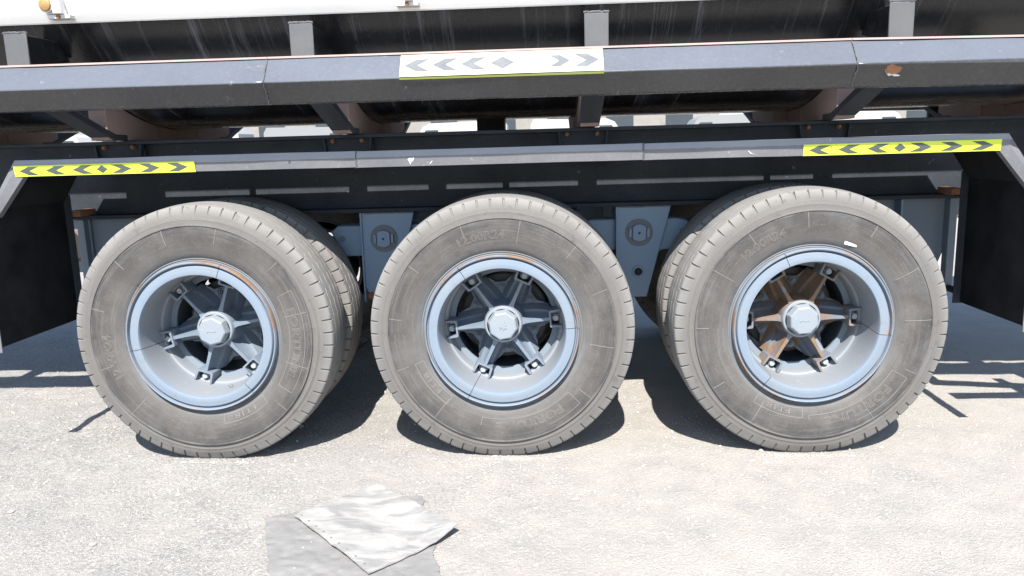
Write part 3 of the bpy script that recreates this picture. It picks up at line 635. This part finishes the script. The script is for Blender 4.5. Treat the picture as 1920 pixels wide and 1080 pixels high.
def capmesh():
    mb = MB(); mb.lathe([(.0865, .170), (.0865, .160), (.083, .156), (.077, .156), (.0755, .153)], 48)
    n = 8
    def ring(r, y, ro=0): return [(r*math.cos(2*math.pi*(i+.5)/n+ro), y, r*math.sin(2*math.pi*(i+.5)/n+ro)) for i in range(n)]
    vs_ = ring(.0765, .154)+ring(.0705, .128)+ring(.0665, .119)+ring(.061, .1155)+[(0, .114, 0)]
    fs = []
    for j in range(3): fs += [(j*n+i, j*n+(i+1) % n, (j+1)*n+(i+1) % n, (j+1)*n+i) for i in range(n)]
    fs += [(3*n+i, 3*n+(i+1) % n, 4*n) for i in range(n)]; mb.add(vs_, fs); return mb.mesh('hub_cap', 'cap', 22)
CAP = capmesh()
def text_pts(body, size, outline):
    cu = bpy.data.curves.new('t', 'FONT'); cu.body = body; cu.size = size; cu.align_x = 'CENTER'; cu.resolution_u = 2
    if outline: cu.fill_mode = 'NONE'; cu.bevel_depth = .0013; cu.bevel_resolution = 0
    else: cu.extrude = .0012
    o = bpy.data.objects.new('t', cu); COL.objects.link(o); dg = bpy.context.evaluated_depsgraph_get(); ev = o.evaluated_get(dg); me = ev.to_mesh()
    vs_ = [tuple(v.co) for v in me.vertices]; fs = [tuple(p.vertices) for p in me.polygons]; ev.to_mesh_clear(); bpy.data.objects.remove(o); bpy.data.curves.remove(cu); return vs_, fs
def arc_text(body, size, outline, rb, phi, m, parent, name, stretch=1.0, lift=.0008):
    vs_, fs = text_pts(body, size, outline); mb = MB(); out = []
    for u, v, h in vs_:
        r = rb+v; a = R(phi)-u*stretch/rb; out.append((r*math.cos(a), ysw(r)-h-lift, r*math.sin(a)))
    mb.add(out, fs); return mb.build(name, m, parent, ang=0)
def line_strip(pts, wd, m, parent, name, lifts=.0012):      # pts polar (r, deg): raised rib following the sidewall
    mb = MB()
    for (ra, aa), (rb_, ab) in zip(pts[:-1], pts[1:]):
        k = max(1, int(max(abs(ra-rb_)/.012, abs(aa-ab)/3)))
        for q in range(k):
            P = []
            for t in (q/k, (q+1)/k):
                r = ra+(rb_-ra)*t; a = R(aa+(ab-aa)*t); P.append((r, a))
            (r1, a1), (r2, a2) = P
            p1 = Vector((r1*math.cos(a1), 0, r1*math.sin(a1))); p2 = Vector((r2*math.cos(a2), 0, r2*math.sin(a2))); d = (p2-p1).normalized(); s = Vector((-d.z, 0, d.x))*wd/2
            vs_ = []
            for p, r in ((p1-s, r1), (p1+s, r1), (p2+s, r2), (p2-s, r2)): vs_.append((p.x, ysw(p.length)-lifts, p.z))
            for p, r in ((p1-s*1.6, r1), (p1+s*1.6, r1), (p2+s*1.6, r2), (p2-s*1.6, r2)): vs_.append((p.x, ysw(p.length)+.0006, p.z))
            mb.add(vs_, [(0, 1, 2, 3), (0, 4, 5, 1), (1, 5, 6, 2), (2, 6, 7, 3), (3, 7, 4, 0)])
    return mb.build(name, m, parent, ang=0)
def frame(rin, rout, a0, a1, parent): line_strip([(rin, a0), (rout, a0), (rout, a1), (rin, a1), (rin, a0)], .0022, 'mouldline', parent, 'lettering_frame')

def make_wheel(x, far, rot, size_phi, name_phi, code_phi, lines, rusty, seam):
    sp = 'spiderrust' if rusty else 'spider'
    wheel = link('wheel', SPID[sp], T); wheel.location = Vector((x, 0 if not far else 2.6, .60))-TL
    wheel.rotation_euler = (0, 0, math.pi if far else 0)
    S = empty
    def sub(nm, me, a=0.0, y=0.0, bev=0):
        o = link(nm, me, wheel, bev); o.rotation_euler = (0, -R(a), 0); o.location = (0, y, 0); return o
    # spokes carry their own turn: the spider mesh is turned through a rotated copy of its data
    me = SPID[sp].copy(); me.transform(Matrix.Rotation(-R(rot), 4, 'Y')); wheel.data = me
    t1 = sub('tyre', TYRE); t2 = sub('tyre', TYRE, 0, .362)
    for k in range(3): sub('rim_segment', RIM['rimrust' if rusty else 'rim'][k], seam)
    sub('inner_rim', INNER); sub('brake_drum', DRUM); sub('hub_cap', CAP, rot+4)
    for k in range(6):
        sub('clamp', CLAMP[sp], rot+60*k); sub('nut', NUT, rot+60*k); sub('hub_bolt', HBOLT, rot+30+60*k)
    if not far:
        arc_text('12.00R24', .050, True, .425, size_phi, 'letter', wheel, 'size_lettering', 1.12)
        arc_text('FORTUNE', .052, True, .428, name_phi, 'letter', wheel, 'name_lettering', 1.35); frame(.412, .484, name_phi-30, name_phi+30, wheel)
        arc_text('FT18', .034, False, .390, code_phi, 'letter', wheel, 'code_lettering', 1.6); frame(.383, .424, code_phi-16, code_phi+16, wheel)
        arc_text('REGROOVABLE  TUBELESS', .013, False, .392, size_phi-4, 'letter', wheel, 'small_lettering', 1.2) if False else None
        for a, ra, rb_ in lines: line_strip([(ra, a), (rb_, a)], .0024, 'mouldline', wheel, 'mould_line')
    return wheel
std = lambda off: [(off+30*k+random.uniform(-3, 3), random.choice((.40, .44, .455)), .511) for k in range(12)]
W = [make_wheel(-1.38, 0, 11, 192, -4, -64, std(14), 0, 190), make_wheel(0, 0, 5, 101, -74, 216, std(20), 0, 122), make_wheel(1.38, 0, .5, 122, -60, 250, std(2), 1, -8)]
for x in (-1.38, 0, 1.38): make_wheel(x, 1, random.uniform(0, 60), 0, 0, 0, [], 0, random.uniform(0, 120))
# emblem embossed on the middle hub cap, small marks on the others
horse = [(-.020, -.004), (-.010, .002), (-.004, .010), (.000, .020), (.006, .025), (.010, .020), (.006, .016), (.008, .008), (.016, .012), (.018, .008), (.010, .002), (.014, -.006), (.022, -.010), (.018, -.014), (.008, -.010), (.004, -.022), (.000, -.018), (.000, -.008), (-.006, -.006), (-.012, -.016), (-.016, -.014), (-.012, -.006)]
mb = MB(); mb.prism_y([(a*.9, b*.9) for a, b in horse], .1155, .1118); mb.build('cap_emblem', 'cap', W[1], .0008)
for wi in (0, 2):
    for k in range(4):
        mb = MB(); a = -.018+.012*k; mb.box(a-.004, a+.004, .1125, .1155, -.004+.002*(k % 2), .005); mb.build('cap_mark', 'cap', W[wi], .001)
mb = MB(); mb.add([(-.026+.125+.0, 0, 0)]*0, [])
# white sticker on the right-hand tyre
mb = MB(); c = Vector((.150, ysw(.39)-.0025, .366)); u = Vector((.96, 0, -.27)); v = Vector((.27, 0, .96))
P = [c+u*a+v*b for a, b in ((-.027, -.010), (.027, -.010), (.027, .010), (-.027, .010))]; mb.add([tuple(p) for p in P]+[(p.x, p.y+.0015, p.z) for p in P], [(0, 1, 2, 3), (4, 5, 6, 7), (0, 1, 5, 4), (1, 2, 6, 5), (2, 3, 7, 6), (3, 0, 4, 7)]); mb.build('sticker', 'sticker', W[2], ang=0)
# wire clip lying in the left rim
mb = MB(); cl = [(.045, .15, -.2745), (.075, .10, -.2695), (.082, .093, -.267), (.088, .102, -.2655), (.058, .155, -.2715)]
for p, q in zip(cl[:-1], cl[1:]): mb.cyl(p, q, .0022, 6)
mb.build('wire_clip', 'steelw', W[0])

# side guards, tool boxes and landing legs beyond the frame
for sd in (0, 1):
    F = (lambda y: y) if sd == 0 else MIR
    def bar(x0, z0, x1, z1, h=.07, nm='guard_rail'):
        mb = MB(); d = Vector((x1-x0, z1-z0)).normalized(); n = Vector((-d.y, d.x))*h/2
        mb.prism_y([(x0-n.x, z0-n.y), (x1-n.x, z1-n.y), (x1+n.x, z1+n.y), (x0+n.x, z0+n.y)], F(.09), F(.13)); part(mb, nm, 'black', .004)
    bar(2.43, .86, 4.0, .84, .085); bar(2.43, 1.17, 3.3, .94, .085); bar(2.84, .90, 2.84, 1.22, .06, 'guard_post'); bar(3.02, 1.1, 3.02, 1.64, .07, 'guard_post'); bar(3.9, .84, 3.9, 1.64, .07, 'guard_post')
    mb = MB(); mb.box(2.44, 2.50, *sorted((F(.09), F(.74))), 1.12, 1.19); part(mb, 'guard_arm', 'black', .004)
    mb = MB(); mb.box(3.88, 3.94, *sorted((F(.131), F(.74))), 1.12, 1.19); part(mb, 'guard_arm', 'black', .004)
    mb = MB(); mb.box(2.66, 4.0, *sorted((F(.06), F(.30))), 1.745, 2.0); part(mb, 'tool_box', 'black', .008)
    mb = MB(); mb.box(-3.33, -2.60, *sorted((F(.07), F(.30))), 1.83, 2.005); part(mb, 'tool_box', 'black', .008)
    mb = MB(); mb.box(-4.45, -4.33, *sorted((F(.62), F(.72))), .02, 1.30); part(mb, 'landing_leg', 'black', .004)
    mb = MB(); mb.box(-4.52, -4.26, *sorted((F(.56), F(.78))), -.012, .02); part(mb, 'landing_foot', 'black', .004)
    mb = MB(); mb.box(-4.48, -4.30, *sorted((F(.60), F(.80))), 1.10, 1.30); part(mb, 'leg_bracket', 'black', .004)

# ------------------------------------------------------------------ rubber sheets on the ground
def sheet(name, corners, nu, nv, th, m, edgeamp, zfun, label, cat):
    A, B, C, D = [np.array(c) for c in corners]     # A-B far edge, D-C near edge
    top = np.zeros((nv+1, nu+1, 3))
    for j in range(nv+1):
        for i in range(nu+1):
            u, v = i/nu, j/nv; p = (A*(1-u)+B*u)*(1-v)+(D*(1-u)+C*u)*v
            e = edgeamp*((u == 1)*1.0+(v == 1)*.3+(u == 0)*.3); p = p+e*np.array([random.uniform(-1, 1)+2.5*math.sin(31*v)*math.sin(13*v+1), random.uniform(-.4, .4)])
            top[j, i] = (p[0], p[1], float(gz(p[0], p[1]))+.006+zfun(u, v))
    n = (nu+1)*(nv+1); vs_ = top.reshape(-1, 3).tolist()+(top-np.array([0, 0, th])).reshape(-1, 3).tolist()
    I = np.arange(n).reshape(nv+1, nu+1); fs = [(I[j, i], I[j, i+1], I[j+1, i+1], I[j+1, i]) for j in range(nv) for i in range(nu)]
    fs += [tuple(n+k for k in f[::-1]) for f in fs]
    bd = list(I[0, :])+list(I[1:, -1])+list(I[-1, ::-1][1:])+list(I[::-1, 0][1:-1]); k = len(bd)
    fs += [(bd[i], bd[(i+1) % k], n+bd[(i+1) % k], n+bd[i]) for i in range(k)]
    o = MB().add(vs_, [tuple(int(q) for q in f) for f in fs]).build(name, m, None, 0, 40)
    return tag(o, label, cat)
sheet('rubber_mat', [(-.925, -.585), (-.335, -.385), (-.10, -1.25), (-.66, -1.25)], 60, 90, .004, 'mat', .0045, lambda u, v: .0015*math.sin(9*u+4*v), 'dark grey worn mat lying flat under the pale rubber sheet', 'mat')
def zf(u, v): return .0145+.004*math.sin(5*u+2.2*v)+.003*math.sin(11*v+3*u)+.030*max(0, u-.72)*max(0, v-.1)*3.0*(u+v)/2+.010*max(0, (v-.85))*u
rs = sheet('rubber_sheet', [(-.803, -.592), (-.528, -.296), (-.140, -.712), (-.415, -1.005)], 36, 30, .005, 'sheet', .0015, zf, 'pale dusty rubber sheet with a row of holes along one edge', 'rubber sheet')
for k in range(9):
    v = .06+.105*k; u = .045; A, D = np.array([-.803, -.592]), np.array([-.415, -1.005]); B, C = np.array([-.528, -.296]), np.array([-.140, -.712])
    p = (A*(1-u)+B*u)*(1-v)+(D*(1-u)+C*u)*v; z = float(gz(*p))+.006+zf(u, v)
    MB().cyl((p[0], p[1], z-.002), (p[0], p[1], z+.0012), .0045, 10).build('hole_disc', 'holegrey', rs)  # grey discs laid on the sheet stand in for its dark bolt holes

# ------------------------------------------------------------------ far side of the yard
B = empty('warehouse', (0, 62, 0)); tag(B, 'long white warehouse with grey roof and window row beyond the yard', 'building')
def bp(mb, nm, m, par): o = mb.build(nm, m, par, 0, 0); o.location = -par.location; return o
bp(MB().box(-60, 60, 62, 80, 0, 6.2), 'wall', 'concrete', B); bp(MB().box(-60.5, 60.5, 61.5, 80.5, 6.2, 6.7), 'roof', 'roofs', B); bp(MB().box(-60.1, 60.1, 61.9, 62, 0, .9), 'plinth', 'concrete', B)
for k in range(24):
    x = -56+k*4.8
    if k % 6 == 3: bp(MB().box(x-1.6, x+1.6, 61.93, 62.02, 0, 3.6), 'roller_door', 'roofs', B)
    else: wv = bp(MB().box(x-1.1, x+1.1, 61.94, 62.02, 2.5, 3.7), 'window', 'glass', B); MB().box(x-1.16, x+1.16, 61.90, 61.96, 2.40, 2.48).build('sill', 'concrete', wv)
WL = empty('boundary_wall', (0, 48, 0)); tag(WL, 'low cream boundary wall with piers across the yard', 'wall')
bp(MB().box(-58, 58, 48, 48.2, 0, 2.1), 'wall_panel', 'wall', WL)
for k in range(24): bp(MB().box(-57.7+k*5, -57.3+k*5, 47.9, 48.3, 0, 2.35), 'pier', 'concrete', WL)
M['vangrey'] = painted('silver van paint', (.20, .205, .21), (.25, .24, .23), .2, rough=.35, scale=1)
def van(x, y, m, lab, flip, stripe):
    t = empty('panel_van', (x, y, 0)); tag(t, lab, 'van', 'vans parked in a row across the yard'); f = -1 if flip else 1
    pr = [(-2.6, .45), (2.5, .45), (2.6, .95), (1.9, 1.35), (1.25, 2.35), (.9, 2.5), (-2.45, 2.55), (-2.6, 2.3)]
    bp(MB().prism_y([(x+f*a, b) for a, b in pr], y, y+2.0), 'body', m, t)
    bp(MB().prism_y([(x+f*a, b) for a, b in ((.55, 1.45), (1.65, 1.45), (1.12, 2.2), (.55, 2.2))], y-.015, y+.01), 'side_window', 'glass', t)
    bp(MB().prism_y([(x+f*a, b) for a, b in ((-2.5, .62), (2.45, .62), (2.45, .74), (-2.5, .74))], y-.03, y+.01), 'side_trim', 'roofs', t)
    if stripe: bp(MB().box(x-2.3, x+.3, y-.012, y+.01, 1.7, 2.05), 'stripe', 'redband', t)
    for wx in (-1.7, 1.75):
        for wy in (y-.02, y+1.75):
            o = bp(MB().cyl((x+f*wx, wy, .36), (x+f*wx, wy+.26, .36), .36, 20), 'wheel', 'under', t); MB().cyl((x+f*wx, wy-.012, .36), (x+f*wx, wy, .36), .2, 14).build('rim', 'rim', o)
for k in range(8):
    x = -23+k*6.3; m = 'vangrey' if k in (2, 5) else 'truckwhite'
    van(x, 33+.3*(k % 3), m, 'red striped white panel van in the row across the yard' if k == 6 else ('silver panel van between white vans in the row across the yard' if k in (2, 5) else 'plain white panel van in the row across the yard'), k % 2, k == 6)
